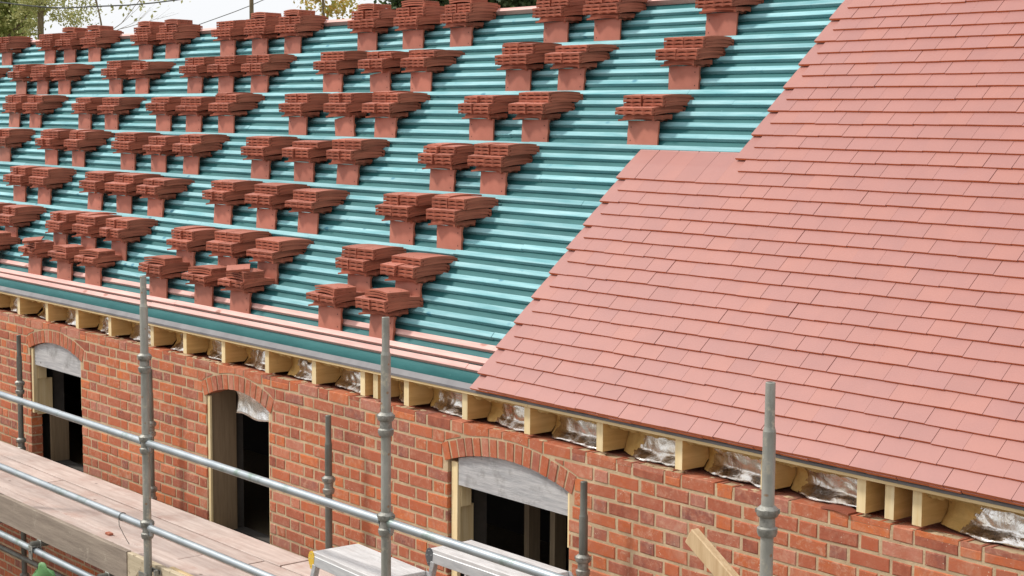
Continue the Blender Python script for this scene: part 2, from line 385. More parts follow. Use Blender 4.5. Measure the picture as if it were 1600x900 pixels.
# inner leaf, floor, gables, far slope and back wall
il = MB(); D1 = 4.55
xs2 = [XL + .1]
for a, b in OPEN: xs2 += [a - .02, b + .02]
xs2 += [XR - .1]
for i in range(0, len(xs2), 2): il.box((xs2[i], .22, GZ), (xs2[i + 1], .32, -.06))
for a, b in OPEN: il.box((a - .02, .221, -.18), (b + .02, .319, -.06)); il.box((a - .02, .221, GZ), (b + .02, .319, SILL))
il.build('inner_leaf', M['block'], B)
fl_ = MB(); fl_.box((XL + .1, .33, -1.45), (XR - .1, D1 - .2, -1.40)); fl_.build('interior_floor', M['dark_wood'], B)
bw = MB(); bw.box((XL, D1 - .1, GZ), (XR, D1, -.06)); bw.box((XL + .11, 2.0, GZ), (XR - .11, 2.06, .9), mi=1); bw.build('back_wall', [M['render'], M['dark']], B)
gm = MB()
for x in (XL, XR - .1):
    gm.prism([(x, .1, GZ), (x, D1 - .1, GZ), (x, D1 - .1, -.06), (x, 2 * RID.y - .1, -.05), (x, RID.y, RID.z - .12), (x, .2, .1), (x, .1, -.05)], 0, (.1, 0, 0))
gm.build('gable_wall', M['render'], B)
fs_ = MB()
a = RP(0, .02, -.056)
vs = [(XL, RID.y, RID.z), (XR, RID.y, RID.z), (XR, 2 * RID.y - a.y, a.z), (XL, 2 * RID.y - a.y, a.z)]
fs_.add(vs + [(x, y, z - .02) for x, y, z in vs], [(0, 3, 2, 1), (4, 5, 6, 7), (0, 1, 5, 4), (1, 2, 6, 5), (2, 3, 7, 6), (3, 0, 4, 7)])
fs_.build('far_roof_slope', M['clay_laid'], B)
for x in (-6.9, -6.5, -3.7, -1.22, -.98, -.55, -.28, 0.05):
    stud = MB(); stud.box((x, .50, -1.4), (x + .045, .59, .3)); stud.build('interior_stud', M['dark_wood'], B)

# opening linings
def lining(name, mat, lo, hi, label=None):
    q = MB(); q.box(lo, hi, c=.0015); o = q.build(name, mat, B)
    if label: o['label'] = label
    return o
a1, b1 = OPEN[0]; a2, b2 = OPEN[1]; a3, b3 = OPEN[2]
def former(op, arcd, inset=.026, x0=None, x1=None, zb=-.428, mat='white_board', th=.018, label=None):
    c, zc, R, h = arcd; q = MB(); K = 24; xa, xb = (x0 or op[0] + .03), (x1 or op[1] - .03)
    R2 = R - .004
    top = [(xa + (xb - xa) * t / K) for t in range(K + 1)]
    poly = [(xa, inset, zb), (xb, inset, zb)] + [(x, inset, zc + math.sqrt(R2 * R2 - (x - c) ** 2)) for x in reversed(top)]
    q.prism(poly, 0, (0, th, 0)); o = q.build('arch_former', M[mat], B)
    if label: o['label'] = label
former(OPEN[0], ARCS[0], zb=-.432, x0=a1 + .045, x1=b1 - .022, label='grey white curved board filling the arch head of the far left opening')
former(OPEN[2], ARCS[2], x0=a3 + .075, x1=b3 - .022, label='whitewashed curved board under the nearest arch')
# opening 1
lining('frame_strip', M['pine_up'], (a1 + .004, .012, -.86), (a1 + .042, .05, ZS - .004))
lining('frame_strip', M['pine_up'], (b1 - .020, .008, -.70), (b1 + .018 - .02, .03, ZS - .002))
lining('frame_block', M['pine_up'], (a1 + .004, .052, -.56), (a1 + .05, .13, -.44))
lining('frame_block', M['pine_up'], (a1 + .004, .052, -.88), (a1 + .03, .19, -.563), 'olive cream timber block beside the far left opening')
lining('reveal_panel', M['ply'], (a1 + .002, .17, SILL), (a1 + .022, .34, -.90))
# opening 2
lining('frame_strip', M['pine_up'], (a2 + .003, .010, SILL), (a2 + .038, .028, -.29))
lining('reveal_panel', M['ply'], (a2 + .003, .03, SILL), (a2 + .021, .24, -.26), 'brown plywood lining the left side of the middle opening')
lining('frame_strip', M['pine_up'], (b2 - .020, .01, SILL), (b2 - .002, .03, -.30))
# opening 3
lining('frame_strip', M['pine_up'], (a3 + .014, .020, SILL), (a3 + .072, .045, ZS - .006))
lining('frame_block', M['pine_up'], (a3 + .02, .047, -.565), (a3 + .075, .125, -.432))
lining('reveal_panel', M['pine_up'], (a3 + .014, .047, -.93), (a3 + .034, .175, -.568))
lining('frame_strip', M['pine_up'], (b3 - .021, .010, -.60), (b3 + .018 - .02, .034, -.292))
lining('frame_strip', M['pine_up'], (b3 - .021, .040, SILL), (b3 - .004, .062, -.602))
# lintel soffit & dark head above openings
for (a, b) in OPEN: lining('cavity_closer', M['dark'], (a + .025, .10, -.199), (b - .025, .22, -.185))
lining('cavity_cover', M['brick'], (XL + .1, .1035, -.075), (XR - .1, .34, -.050))
# crumpled foil in the head of the middle opening
def foil_sheet(name, fn, nu, nv, parent, amp=.012, seed=0, solid=.002, label=None, amber=0):
    q = MB(); vs = []
    for j in range(nv + 1):
        for i in range(nu + 1):
            p = fn(i / nu, j / nv); nn = 1.2 * noise.noise(Vector((p.x * 9 + seed, p.z * 7, p.y * 6))) + .25 * noise.noise(Vector((p.x * 33, p.z * 22 + seed, 3)))
            cre = abs(noise.noise(Vector((p.x * 9 + p.z * 14 + seed, p.z * 9 - p.x * 5, 7))))
            vs.append(p + Vector((0, -amp * (nn + cre * 1.6), amp * .3 * nn)))
    fs = [(j * (nu + 1) + i, j * (nu + 1) + i + 1, (j + 1) * (nu + 1) + i + 1, (j + 1) * (nu + 1) + i) for j in range(nv) for i in range(nu)]
    q.add(vs, fs)
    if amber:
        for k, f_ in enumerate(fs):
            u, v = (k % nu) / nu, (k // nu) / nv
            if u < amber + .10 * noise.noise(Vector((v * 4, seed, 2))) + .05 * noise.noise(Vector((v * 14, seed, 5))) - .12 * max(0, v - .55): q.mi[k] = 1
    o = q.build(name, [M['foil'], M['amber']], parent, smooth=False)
    o.data.shade_smooth(); md = o.modifiers.new('thick', 'SOLIDIFY'); md.thickness = solid
    if label: o['label'] = label
    return o
c, zc, R, h = ARCS[1]
def f2(u, v):
    x = a2 + .30 + (b2 - .025 - a2 - .30) * u
    zt = zc + math.sqrt((R - .003) ** 2 - (x - c) ** 2)
    zb = -.385 + .025 * math.sin(u * 9) * .4 - .01 * u
    return Vector((x, .075 + .02 * sin(v * 3), zt + (zb - zt) * v))
foil_sheet('foil_sheet', f2, 30, 12, B, .007, 3, label='crumpled silver foil in the head of the middle opening')

# rafters
RX = [-14.6, -14.0, -13.4, -12.75, -12.15, -11.55, -10.95, -10.35, -9.75, -9.35, -8.77, -8.18, -7.585, -7.002, -6.416, -5.821, -5.107, -4.594, -4.029, -3.435, -2.845, -2.278, -2.136, -1.807, -1.225, -.657, -.056, .535, 1.114, 1.695, 1.853, 2.003, 2.62, 3.22, 3.82]
ro = -.079                                        # rafter top offset below the tile plane (perpendicular)
for x in RX:
    q = MB(); wd = .050
    s1 = S_RIDGE - .03; tp = RP(x, s1, ro); y0 = .016
    def topz(y): return ZE + (y - YE) * tan(TH) + ro / cos(TH)
    yb = .0
    poly = [(x, y0, -.021), (x, y0, topz(y0)), (x, tp.y, tp.z), (x, tp.y, tp.z - .2), (x, y0 + .16, -.021)]
    q.prism(poly, 0, (wd, 0, 0)); q.mi = [0, 0, 1, 0, 0, 0, 0]; q.mi[2] = 1; q.build('rafter', [M['pine'], M['pine_up']], B)  # sides carry the painted amber bounce, only the front end is pale
# foil insulation in each bay, foam bead and ragged flap
for i in range(len(RX) - 1):
    x0, x1 = RX[i] + .052, RX[i + 1] - .002
    if x1 - x0 < .2 or x0 < -9.4: continue
    sd_ = i * 3.7
    def fb(u, v, x0=x0, x1=x1, sd_=sd_):
        x = x0 + (x1 - x0) * u
        z = .165 - .20 * v
        y = .215 - .075 * min(1, u * 1.6 + .05) ** .7 + .03 * noise.noise(Vector((x * 3, v * 2, sd_)))
        if v > .78: y -= (v - .78) ** .8 * .20 * (.75 + .7 * noise.noise(Vector((x * 7, sd_, 1)))) * min(1, u * 5 + .45)
        return Vector((x, y, max(z, -.034 + .004 * sin(x * 40))))
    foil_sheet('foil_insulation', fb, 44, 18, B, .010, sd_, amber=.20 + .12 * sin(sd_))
    q = MB(); q.box((x0, .055, .118), (x1, .075, .136))
    for k in range(26):
        xx = x0 + (x1 - x0) * random.random() ** 1.2; r = random.uniform(.010, .026)
        bm = bmesh.new(); bmesh.ops.create_icosphere(bm, subdivisions=2, radius=r)
        vs = []
        for v in bm.verts:
            d = 1 + .5 * noise.noise(v.co * 60 + Vector((k, i, 0)))
            vs.append((xx + v.co.x * 1.7 * d, .07 + v.co.y * d, .128 + v.co.z * d * .9 - random.random() * .0))
        bm.verts.index_update(); q.add(vs, [tuple(v.index for v in f.verts) for f in bm.faces]); bm.free()
    q.build('foam_bead', M['foam'], B, smooth=True)
# eaves: timber fillet, grey felt support tray, underlay
q = MB(); xx = XL
while xx < XR:
    x2 = min(XR, xx + 3.6); q.box((xx + .001, -.012, .141), (x2 - .001, .05, .1580), c=.002); xx = x2
q.build('eaves_fillet', M['pine_long'], B)
q = MB(); rbox(q, XL, XR, .006, .052, -.0585, -.0535)
q.box((XL, -.0175, .1585), (XR, -.0135, .1705)); q.build('eaves_tray', M['felt'], B)
q = MB(); K = 160; Sn = 30; vs = []
for j in range(Sn + 1):
    for i in range(K + 1):
        x = XL + (XR - XL) * i / K; s = .047 + (S_RIDGE - .047) * j / Sn
        vs.append(RP(x, s, -.0565 + (.0025 * noise.noise(Vector((x * 2, s * 5, 0))) if j > 0 else 0.004)))
q.add(vs, [(j * (K + 1) + i, j * (K + 1) + i + 1, (j + 1) * (K + 1) + i + 1, (j + 1) * (K + 1) + i) for j in range(Sn) for i in range(K)])
o = q.build('roof_underlay', M['underlay'], B, smooth=True); md = o.modifiers.new('thick', 'SOLIDIFY'); md.thickness = .003; md.offset = -1
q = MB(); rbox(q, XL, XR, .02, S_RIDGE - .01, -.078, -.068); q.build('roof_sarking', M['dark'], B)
# battens: every row is a part, in butted lengths
def batten(s_top, mat, w_=.038, top=-.030, label=None, x1=XR):
    q = MB(); x = XL - random.random() * 2
    while x < x1:
        L = random.uniform(3.2, 4.2); xa, xb = max(x, XL), min(x + L, x1)
        if xb > XL + .05:
            d0, d1 = random.uniform(-.0038, .0038), random.uniform(-.0038, .0038)
            nseg = 6
            for t in range(1):
                A0, A1 = s_top + d0, s_top + d1; lo, hi = -.0555, top + random.uniform(-.0015, .0015); c = .002
                vs = []
                for xe, st in ((xa + .0008, A0), (xb - .0008, A1)):
                    vs += [RP(xe, st - w_, lo), RP(xe, st - w_, hi - c), RP(xe, st - w_ + c, hi), RP(xe, st - c, hi), RP(xe, st, hi - c), RP(xe, st, lo)]
                fs = [(k, (k + 1) % 6, (k + 1) % 6 + 6, k + 6) for k in range(6)] + [(5, 4, 3, 2, 1, 0), (6, 7, 8, 9, 10, 11)]
                q.add(vs, fs)
        x += L
    o = q.build('batten', mat, B)
    if label: o['label'] = label
for k in range(4, 34): batten(.020 + G * k, M['teal_wood'])
batten(.318, M['pink_wood'], label='pink red batten, third up from the eaves')
batten(.222, M['pink_wood'], label='pink red batten, second up from the eaves')
batten(.166, M['pink_wood'], label='pink red batten lowest on the slope')
# ridge board
q = MB(); rbox(q, XL, XR, S_RIDGE - .012, S_RIDGE + .02, -.07, -.014)
q.build('ridge_board', M['pink_wood'], B)

# ------------------------------------------------------------------ laid tiles (one covering, every tile modelled)
lt = MB()
TW, TL, TT = .1685, .265, .012
def laid(x0, x1, st, L=TL, tail=0., htail=.0, tt=TT):
    """tail edge at s=st; top of tail at off=tail"""
    jx = random.uniform(-.0012, .0012); js = random.uniform(-.0016, .0016) + (random.uniform(-.004, .004) if random.random() < .05 else 0)
    jo = random.uniform(-.0006, .0012); g_ = .0006 + random.random() ** 2 * .0016
    js += .0035 * noise.noise(Vector((x0 * 1.3, st * 7, 4))); jo += .0016 * noise.noise(Vector((x0 * 2.1, st * 3, 9)))
    n = 2; vs = []; tt = .0158
    dr = -.033 * L / TL
    jt = random.uniform(-.001, .001)
    for i in range(3):
        u = i / 2; cam_ = .0025 * (1 - (2 * u - 1) ** 2)
        for xx, sj in ((x0 + g_ + jx, jt), (x1 - g_ + jx, -jt)):
            s = st + js + sj + L * u; o = tail + jo + dr * u + cam_
            vs += [RP(xx, s, o), RP(xx, s, o - tt)]
    fs = []
    for i in range(2):
        a = i * 4; fs += [(a, a + 2, a + 6, a + 4), (a + 1, a + 5, a + 7, a + 3), (a, a + 4, a + 5, a + 1), (a + 2, a + 3, a + 7, a + 6)]
    lt.add(vs, fs)
    a = len(lt.v) - len(vs); lt.f += [(a, a + 1, a + 3, a + 2), (a + 8, a + 10, a + 11, a + 9)]; lt.mi += [1, 1]
X0A, X0B = -1.075, -.215
SPLIT = 1.66
for k in range(0, 33):
    st = k * G; half = ((k + 1) % 2) * TW / 2
    if st <= SPLIT + .01: xs0 = X0A - .0 + half
    else: xs0 = X0B + half + (0.0)
    xe = XR; x = xs0
    # half tiles close nothing at the working edge: it stays stepped
    while x < xe - .02:
        laid(x, min(x + TW, xe), st); x += TW
# under-eaves course
x = X0A + .004
while x < XR - .02: laid(x, min(x + TW, XR), -.004, L=.17, tail=-.0145); x += TW
# nibbed heads along the top of the lower block: scalloped ends
x = X0A + ((int(SPLIT / G) + 1) % 2) * TW / 2; sh = int((SPLIT + .01) / G) * G + TL
while x < X0B - .02:
    K = 12; vs = []
    for i in range(K + 1):
        u = i / K; ss = sh + .001 + .010 * abs(sin(2 * pi * u))
        vs += [RP(x + .003 + (TW - .006) * u, sh - .004, -.0325), RP(x + .003 + (TW - .006) * u, ss + .004, -.0325), RP(x + .003 + (TW - .006) * u, ss + .004, -.044), RP(x + .003 + (TW - .006) * u, sh - .004, -.044)]
    fs = []
    for i in range(K):
        a = i * 4; b_ = a + 4; fs += [(a, b_, b_ + 1, a + 1), (a + 1, b_ + 1, b_ + 2, a + 2)]
    lt.add(vs, fs); x += TW
lt.build('roof_tiling', [M['clay_laid'], M['clay_edge']], B)

# ------------------------------------------------------------------ loose tile: 165 x 265, cambered, nibbed wavy head at -Y
def tile_mesh(name, seed):
    rnd = random.Random(seed)
    q = MB(); W_, L_, T_ = .165, .265, .0115; NX, NY = 12, 8
    def cam_(v): return .0085 * (1 - (2 * v - 1) ** 2)
    top = []; bot = []
    for j in range(NY + 1):
        v = j / NY
        for i in range(NX + 1):
            u = i / NX
            y = -L_ / 2 + L_ * v
            if j == 0: y -= .0045 * (1 - abs(sin(2 * pi * u)))
            top.append((-W_ / 2 + W_ * u, y, T_ + cam_(v))); bot.append((-W_ / 2 + W_ * u, y, cam_(v)))
    n = len(top); vs = top + bot; fs = []
    R_ = NX + 1
    tops = []
    for j in range(NY):
        for i in range(NX):
            a = j * R_ + i; tops.append((a, a + 1, a + 1 + R_, a + R_)); fs.append((n + a, n + a + R_, n + a + 1 + R_, n + a + 1))
    for i in range(NX):
        fs.append((i, n + i, n + i + 1, i + 1)); a = NY * R_ + i; fs.append((a, a + 1, n + a + 1, n + a))
    for j in range(NY):
        a = j * R_; fs.append((a, a + R_, n + a + R_, n + a)); a = j * R_ + NX; fs.append((a, n + a, n + a + R_, a + R_))
    q.add(vs, fs); q.f += tops; q.mi += [2] * len(tops)
    # nibs: scalloped lip under the head
    vs = []
    for i in range(NX * 2 + 1):
        u = i / (NX * 2); d = .0066 * (1 - abs(sin(2 * pi * u))) + .0030; x = -W_ / 2 + W_ * u
        yf = -L_ / 2 - .0045 * (1 - abs(sin(2 * pi * u))); yb = -L_ / 2 + .014
        vs += [(x, yf, .0005), (x, yf + .0015, -d), (x, yb, -d * .7), (x, yb, .0012)]
    fs = []
    for i in range(NX * 2):
        a = i * 4
        for e in range(4): fs.append((a + e, a + (e + 1) % 4, a + 4 + (e + 1) % 4, a + 4 + e))
    fs += [(0, 3, 2, 1), (len(vs) - 4, len(vs) - 3, len(vs) - 2, len(vs) - 1)]
    q.add(vs, fs)
    for sx in (-1, 1):
        q.tube((sx * .042, -L_ / 2 + .03, T_ + cam_(.11) - .004), (sx * .042, -L_ / 2 + .03, T_ + cam_(.11) + .0007), .0042, seg=8, mi=1)
    return q.mesh(name, [M['clay'], M['hole'], M['clay_face']])
TILE = tile_mesh('roof_tile', 1)
def put_tile(root, loc, rz=0., flip=False, rot=None):
    o = bpy.data.objects.new('roof_tile', TILE); COL.objects.link(o); o.parent = root
    o.location = loc; o.rotation_euler = rot if rot else (0, 0, rz + (pi if flip else 0))
    return o
def tilt(m, ax): return m
PITCH = .0236
def stack(k, X, kind, seed, label, lean=0.):
    r = random.Random(seed)
    base = RP(X, .022 + G * k + (.0 if k != 2 else .006), -.030)
    y0, z0 = base.y + .004, base.z
    t = thing('tile_stack', label, 'tile stack', (X, y0, z0), 'stacks of loose clay tiles on the battens')
    t.rotation_euler = (0, 0, r.uniform(-.02, .02))
    # propping tile: stands on its long edge behind the batten, face out
    st = bpy.data.objects.new('prop_tile', TILE); COL.objects.link(st); st.parent = t
    st.matrix_local = Matrix.Translation((r.uniform(-.004, .004), .026, -.020 + .0825)) @ Matrix.Rotation(lean, 4, 'Y') @ Matrix.Rotation(radians(-2.5 + r.uniform(-2, 2)), 4, 'X') @ Matrix(((0, -1, 0, 0), (0, 0, -1, 0), (1, 0, 0, 0), (0, 0, 0, 1))) @ Matrix.Rotation(pi if r.random() < .3 else 0, 4, 'Z')
    z = .146; dx = sin(lean) * .14
    # base tile, askew so that a corner points out to the left
    def layer(x, y, z, rz, flip, tx, nose=0.):
        o = bpy.data.objects.new('roof_tile', TILE); COL.objects.link(o); o.parent = t
        o.matrix_local = Matrix.Translation((x + dx, y, z)) @ Matrix.Rotation(tx, 4, 'X') @ Matrix.Rotation(rz + (pi if flip else 0), 4, 'Z') @ Matrix.Translation((0, nose, 0))
    layer(-.035 + r.uniform(-.015, .01), .060, z, pi / 2 + r.uniform(.18, .42), False, radians(2)); z += .0125
    ncross = 2
    rc = pi / 2 + r.uniform(-.06, .10); cx = r.uniform(-.02, .005)
    for i in range(ncross):
        layer(cx + r.uniform(-.004, .004), .058 + .004 * i, z, rc + r.uniform(-.03, .03), False, radians(3)); z += .0118
    z += .004
    def pairs(units, yf, tx, rz0, xs_):
        nonlocal z
        for side in (-1, 1):
            zz = z + (r.uniform(0, .002)); rr = rz0 + r.uniform(-.08, .08); xx = xs_ + side * (.0840 + r.uniform(0, .003)); yj = r.uniform(-.016, .012) if side < 0 else 0
            for i in range(units):
                a, b_ = r.uniform(-.002, .002), r.uniform(-.003, .003)
                layer(xx + a, yf + .1325 + yj + b_, zz, rr, True, tx, -.020)           # tail forward, set back under the next head
                layer(xx + a, yf + .1325 + yj + b_, zz + .0112, rr + r.uniform(-.010, .010), False, tx)
                zz += PITCH
        z += units * PITCH + .0005
    if kind == 'two':
        n1, n2 = r.choice([(3, 3), (3, 3), (3, 2), (3, 3), (2, 3)])
        pairs(n1, -.045 + r.uniform(-.008, .008), radians(3.5), r.uniform(-.07, .05), -.018)
        pairs(n2, .010 + r.uniform(-.02, .014), radians(1.0), r.uniform(-.07, .06), -.006 + r.uniform(-.012, .018))
        if r.random() < .18: layer(-.09, .16, z, r.uniform(-.05, .2), False, radians(1))
    elif kind == 'low':
        pairs(r.choice([2, 2, 3]), -.050, radians(3.5), r.uniform(-.10, .02), -.016)
        z += .003; rr = pi / 2 + r.uniform(-.10, .16)
        for i in range(r.choice([3, 3, 4])):
            layer(.012 + r.uniform(-.005, .005), .055, z, rr + r.uniform(-.03, .03), False, radians(1)); z += .0165
        if seed % 5 == 1: layer(-.02, .02, z + .006, rr - .5, False, radians(5))
    else:
        pairs(3, -.045, radians(3.5), r.uniform(-.06, .05), -.018)
        pairs(3, -.012 + r.uniform(-.01, .02), radians(1.5), r.uniform(-.06, .06), -.010)
        if kind == 'crowned':
            z += .003; rr = pi / 2 + r.uniform(-.12, .10)
            for i in range(3): layer(-.002 + r.uniform(-.005, .005), .09, z, rr + r.uniform(-.02, .02), False, radians(-1)); z += .0165
    return t
ORD = ['first', 'second', 'third', 'fourth', 'fifth', 'sixth', 'seventh', 'eighth', 'ninth', 'tenth', 'eleventh', 'twelfth', 'thirteenth', 'fourteenth', 'fifteenth']
ROWS = [
 (30, 'top row', [-12.43, -11.26, -10.75, -10.15, -9.0, -8.44, -7.37, -6.8, -6.24, -5.09, -4.45, -3.83, -2.72, -2.17, -1.09],
  ['tall', 'tall', 'crowned', 'crowned', 'crowned', 'crowned', 'tall', 'crowned', 'crowned', 'crowned', 'crowned', 'crowned', 'crowned', 'crowned', 'crowned']),
 (25, 'second row down', [-12.36, -11.26, -10.71, -10.17, -8.99, -8.43, -7.39, -6.82, -6.25, -5.1, -4.43, -3.89, -2.73, -2.17, -1.09], None),
 (20, 'third row down', [-10.68, -10.15, -8.99, -8.41, -7.37, -6.81, -6.24, -5.1, -4.43, -3.88, -2.72, -2.15, -1.11], None),
 (15, 'fourth row down', [-10.15, -9.03, -8.43, -7.41, -6.83, -6.25, -5.13, -4.49, -3.89, -2.73, -2.18], None),
 (10, 'fifth row down', [-9.02, -8.46, -7.39, -6.83, -6.26, -5.14, -4.49, -3.91, -2.74, -2.21], None),
 (5, 'sixth row down', [-9.02, -8.45, -7.39, -6.83, -6.26, -5.14, -4.49, -3.92, -2.76, -2.21], None),
 (2, 'lowest row', [-8.43, -7.48, -6.88, -6.34, -5.2, -4.5, -3.97, -2.81, -2.22], ['low'] * 9)]
LEAN = {(25, 10): -.10, (20, 1): .14, (20, 8): -.14}
KW = {'two': 'two-layer red tile stack', 'low': 'crosswise-topped short tile stack', 'tall': 'flat-topped tall tile stack', 'crowned': 'crosswise-topped tall tile stack'}
sid = 100
for k, rn, X_, kinds in ROWS:
    nX = len(X_)
    for i, X in enumerate(X_):
        kd = kinds[i] if kinds else 'two'; sid += 1
        ordn = ('leftmost' if i == 0 else 'rightmost' if i == nX - 1 else ORD[i] + ' from the left')
        ln = LEAN.get((k, i), 0.)
        stack(k, X, kd, sid, '%s, %s in the %s of stacks' % (KW[kd], ordn, rn), ln)

# ------------------------------------------------------------------ scaffold
SY = -1.285
S = thing('scaffold', 'galvanised tube scaffold with guard rails running along the brick wall', 'scaffold', (-3, -.7, GZ))
def cup(mb, x, y, z, r=.0242):
    mb.lathe((x, y, z), [(r + .002, -.066), (r + .010, -.063), (r + .015, -.048), (r + .015, -.032), (r + .006, -.026), (r + .005, .008), (r + .013, .012), (r + .018, .020), (r + .018, .040), (r + .006, .052), (r + .001, .055)], 20)
    for k in range(4):
        a = k * pi / 2 + .6; mb.box((-.006, r, -.004), (.006, r + .022, .012), Matrix.Translation((x, y, z + .03)) @ Matrix.Rotation(a, 4, 'Z'))
OUT = [-7.69, -5.19, -2.69, -.175, 2.30]
for n_, x in enumerate(OUT):
    q = MB()
    q.tube((x, SY, GZ), (x, SY, .60), .0248, seg=24)
    q.lathe((x, SY, 0), [(.0248, .60), (.0205, .615), (.0195, .62), (.0190, .785), (.0165, .787), (.0165, .74)], 24)
    o = q.build('standard', M['galv'], S, smooth=True)
    for z in (.262, -.238, -.768, -1.262, -1.77, -2.3, -2.8):
        q = MB(); cup(q, x, SY, z); c_ = q.build('coupler', M['cast'], o, smooth=True); c_.matrix_parent_inverse = Matrix()
INN = [(-7.19, -.15), (-4.81, -.15), (-2.40, -.15), (.03, -.15), (2.5, -.15)]
for n_, (x, y) in enumerate(INN):
    if n_ == 4: continue
    q = MB(); q.tube((x, y, GZ), (x, y, -.34), .0235, seg=20)
    q.lathe((x, y, 0), [(.0235, -.34), (.0195, -.325), (.0190, -.155), (.016, -.152)], 20)
    o = q.build('inner_standard', M['galv_dark'], S, smooth=True)
    for z in (-.60, -1.10, -1.6, -2.3):
        q = MB(); cup(q, x, y, z, .0235); c_ = q.build('coupler', M['cast'], o, smooth=True); c_.matrix_parent_inverse = Matrix()
# rails along the outer line, each bay a tube with end fittings
for z, nm in ((-.238, 'guard_rail'), (-.765, 'guard_rail'), (-1.262, 'ledger')):
    for a, b in zip([-10.2] + OUT[:-1], OUT):
        if b > 2 : b_ = b
        if a < -8: pass
        if a > -.3:                       # rail of the nearest bay dips out of the photograph below the frame
            pass
        q = MB(); q.tube((a + .035, SY, z + .004), (b - .035, SY, z + .004), .0228, seg=20)
        for xx, sg in ((a, 1), (b, -1)):
            q.box((xx + sg * .026 - .004 * 0, SY - .008, z - .045), (xx + sg * .05, SY + .008, z + .035)) if sg > 0 else q.box((xx - .05, SY - .008, z - .045), (xx - .026, SY + .008, z + .035))
        q.build(nm, M['galv_bright'], S, smooth=True)
# transoms under the deck, lower tubes with right-angle couplers
for n_, (x, (xi, yi)) in enumerate(zip(OUT, INN)):
    q = MB(); q.tube((x, SY + .03, -1.215), (xi, yi - .03, -1.215), .0228, seg=14); q.build('transom', M['galv_dark'], S, smooth=True)
q = MB(); q.tube((-9.5, -.30, -2.03), (-3.5, -.30, -2.0), .0235, seg=14); q.build('ledger', M['galv_dark'], S, smooth=True)
for xc in (-4.36, -3.32):
    q = MB(); q.tube((xc, SY - .03, -1.215), (xc + .12, -.10, -1.215), .0225, seg=14); o = q.build('transom', M['galv_dark'], S, smooth=True)
    q = MB()
    q.box((xc - .028, SY - .034, -1.32), (xc + .028, SY - .026, -1.225), c=.003); q.box((xc - .028, SY - .034, -1.232), (xc + .028, SY + .05, -1.224), c=.002)
    q.box((xc - .03, SY + .03, -1.30), (xc + .03, SY + .04, -1.19), c=.003); q.tube((xc, SY - .045, -1.26), (xc, SY + .06, -1.26), .006, seg=8)
    c_ = q.build('coupler', M['cast'], o, smooth=True); c_.matrix_parent_inverse = Matrix()

# toe-board clip on the post
q = MB(); q.box((-2.70, SY + .024, -1.045), (-2.60, SY + .032, -1.02)); q.box((-2.62, SY - .0, -1.05), (-2.60, SY + .14, -1.02)); q.box((-2.75, SY - .035, -1.075), (-2.65, SY - .027, -1.045))
q.build('board_clip', M['cast'], S)

# deck boards: each a loose board
DZ = -1.092
GRP = 'scaffold boards of the walkway'
ys = [-1.185, -.960, -.722, -.484]; wds = [.222, .234, .234, .236]
def board(x0, x1, y, wd, z, mat, label, th=.038, cat='scaffold board', grp=GRP, bands=True, yaw=0.):
    t = thing('scaffold_board', label, cat, ((x0 + x1) / 2, y + wd / 2, z), grp); L = (x1 - x0) / 2
    q = MB(); nn = 24; r = random.Random(int(x0 * 100 + y * 777))
    vs = []
    for i in range(nn + 1):
        x = -L + 2 * L * i / nn; dz = .0025 * noise.noise(Vector((x * 1.3, y * 9, 2)))
        c = .004; w2 = wd / 2
        vs += [(x, -w2, -th), (x, -w2, -c + dz), (x, -w2 + c, dz), (x, 0, dz * .5), (x, w2 - c, dz), (x, w2, -c + dz), (x, w2, -th)]
    fs = [(i * 7 + k, i * 7 + (k + 1) % 7, (i + 1) * 7 + (k + 1) % 7, (i + 1) * 7 + k) for i in range(nn) for k in range(7)]
    fs += [tuple(range(7)), tuple(reversed(range(nn * 7, nn * 7 + 7)))]
    q.add(vs, fs); q.build('plank', M[mat], t, loc=(0, 0, 0)); t.rotation_euler[2] = yaw
    return t
spec = [
 (-.484, .231, [(-9.6, -6.72), (-6.715, -2.46), (-2.44, 1.4)], ['innermost walkway board farthest left along the wall', 'innermost walkway board below the far left opening', 'innermost walkway board running under the white platform']),
 (-.722, .222, [(-9.6, -5.6), (-5.59, -2.62), (-2.60, 1.4)], ['second walkway board from the wall, far left end', 'second walkway board from the wall, left of the first tall post', 'second walkway board from the wall, right of the dark end joint']),
 (-.958, .221, [(-9.6, -7.2), (-7.19, -3.0), (-2.985, 1.4)], ['third walkway board from the wall, far left end', 'third walkway board from the wall, dusty pink behind the lower rail', 'third walkway board from the wall, right of the tall left post']),
 (-1.185, .218, [(-9.6, -4.9), (-4.89, -.9), (-.88, 1.4)], ['outer walkway board at the far left beside the toe board', 'outer walkway board carrying the loose plank', 'outer walkway board below the nearest guard rail'])]
for y, wd, segs, labs in spec:
    for (a, b), lb in zip(segs, labs):
        board(a, b, y, wd, DZ + random.uniform(-.002, .003), 'board', lb)
# toe boards on edge
def onedge(x0, x1, y, zt, mat, label, h=.205, th=.036, name='toe_board'):
    t = thing(name, label, 'toe board', ((x0 + x1) / 2, y, zt - h), 'toe boards on edge along the walkway'); L = (x1 - x0) / 2
    q = MB(); q.box((-L, -th / 2, 0), (L, th / 2, h), c=.004); q.build('plank', M[mat], t, loc=(0, 0, 0)); return t
onedge(-8.6, -3.06, -1.225, -1.0, 'board_old', 'grey weathered toe board on edge at the far left of the walkway', h=.20)
onedge(-3.05, -.35, -1.225, -1.003, 'board_pale', 'pale flaking toe board on edge against the first tall post', h=.21)
onedge(-2.60, 1.6, -1.175, -1.01, 'pine_long', 'orange brown board on edge right of the first tall post', h=.10, th=.03)
board(-3.12, -.3, -1.145, .15, DZ + .045, 'board', 'loose narrow plank lying on the walkway behind the pale toe board', th=.04, grp='loose planks', cat='plank', yaw=.0)

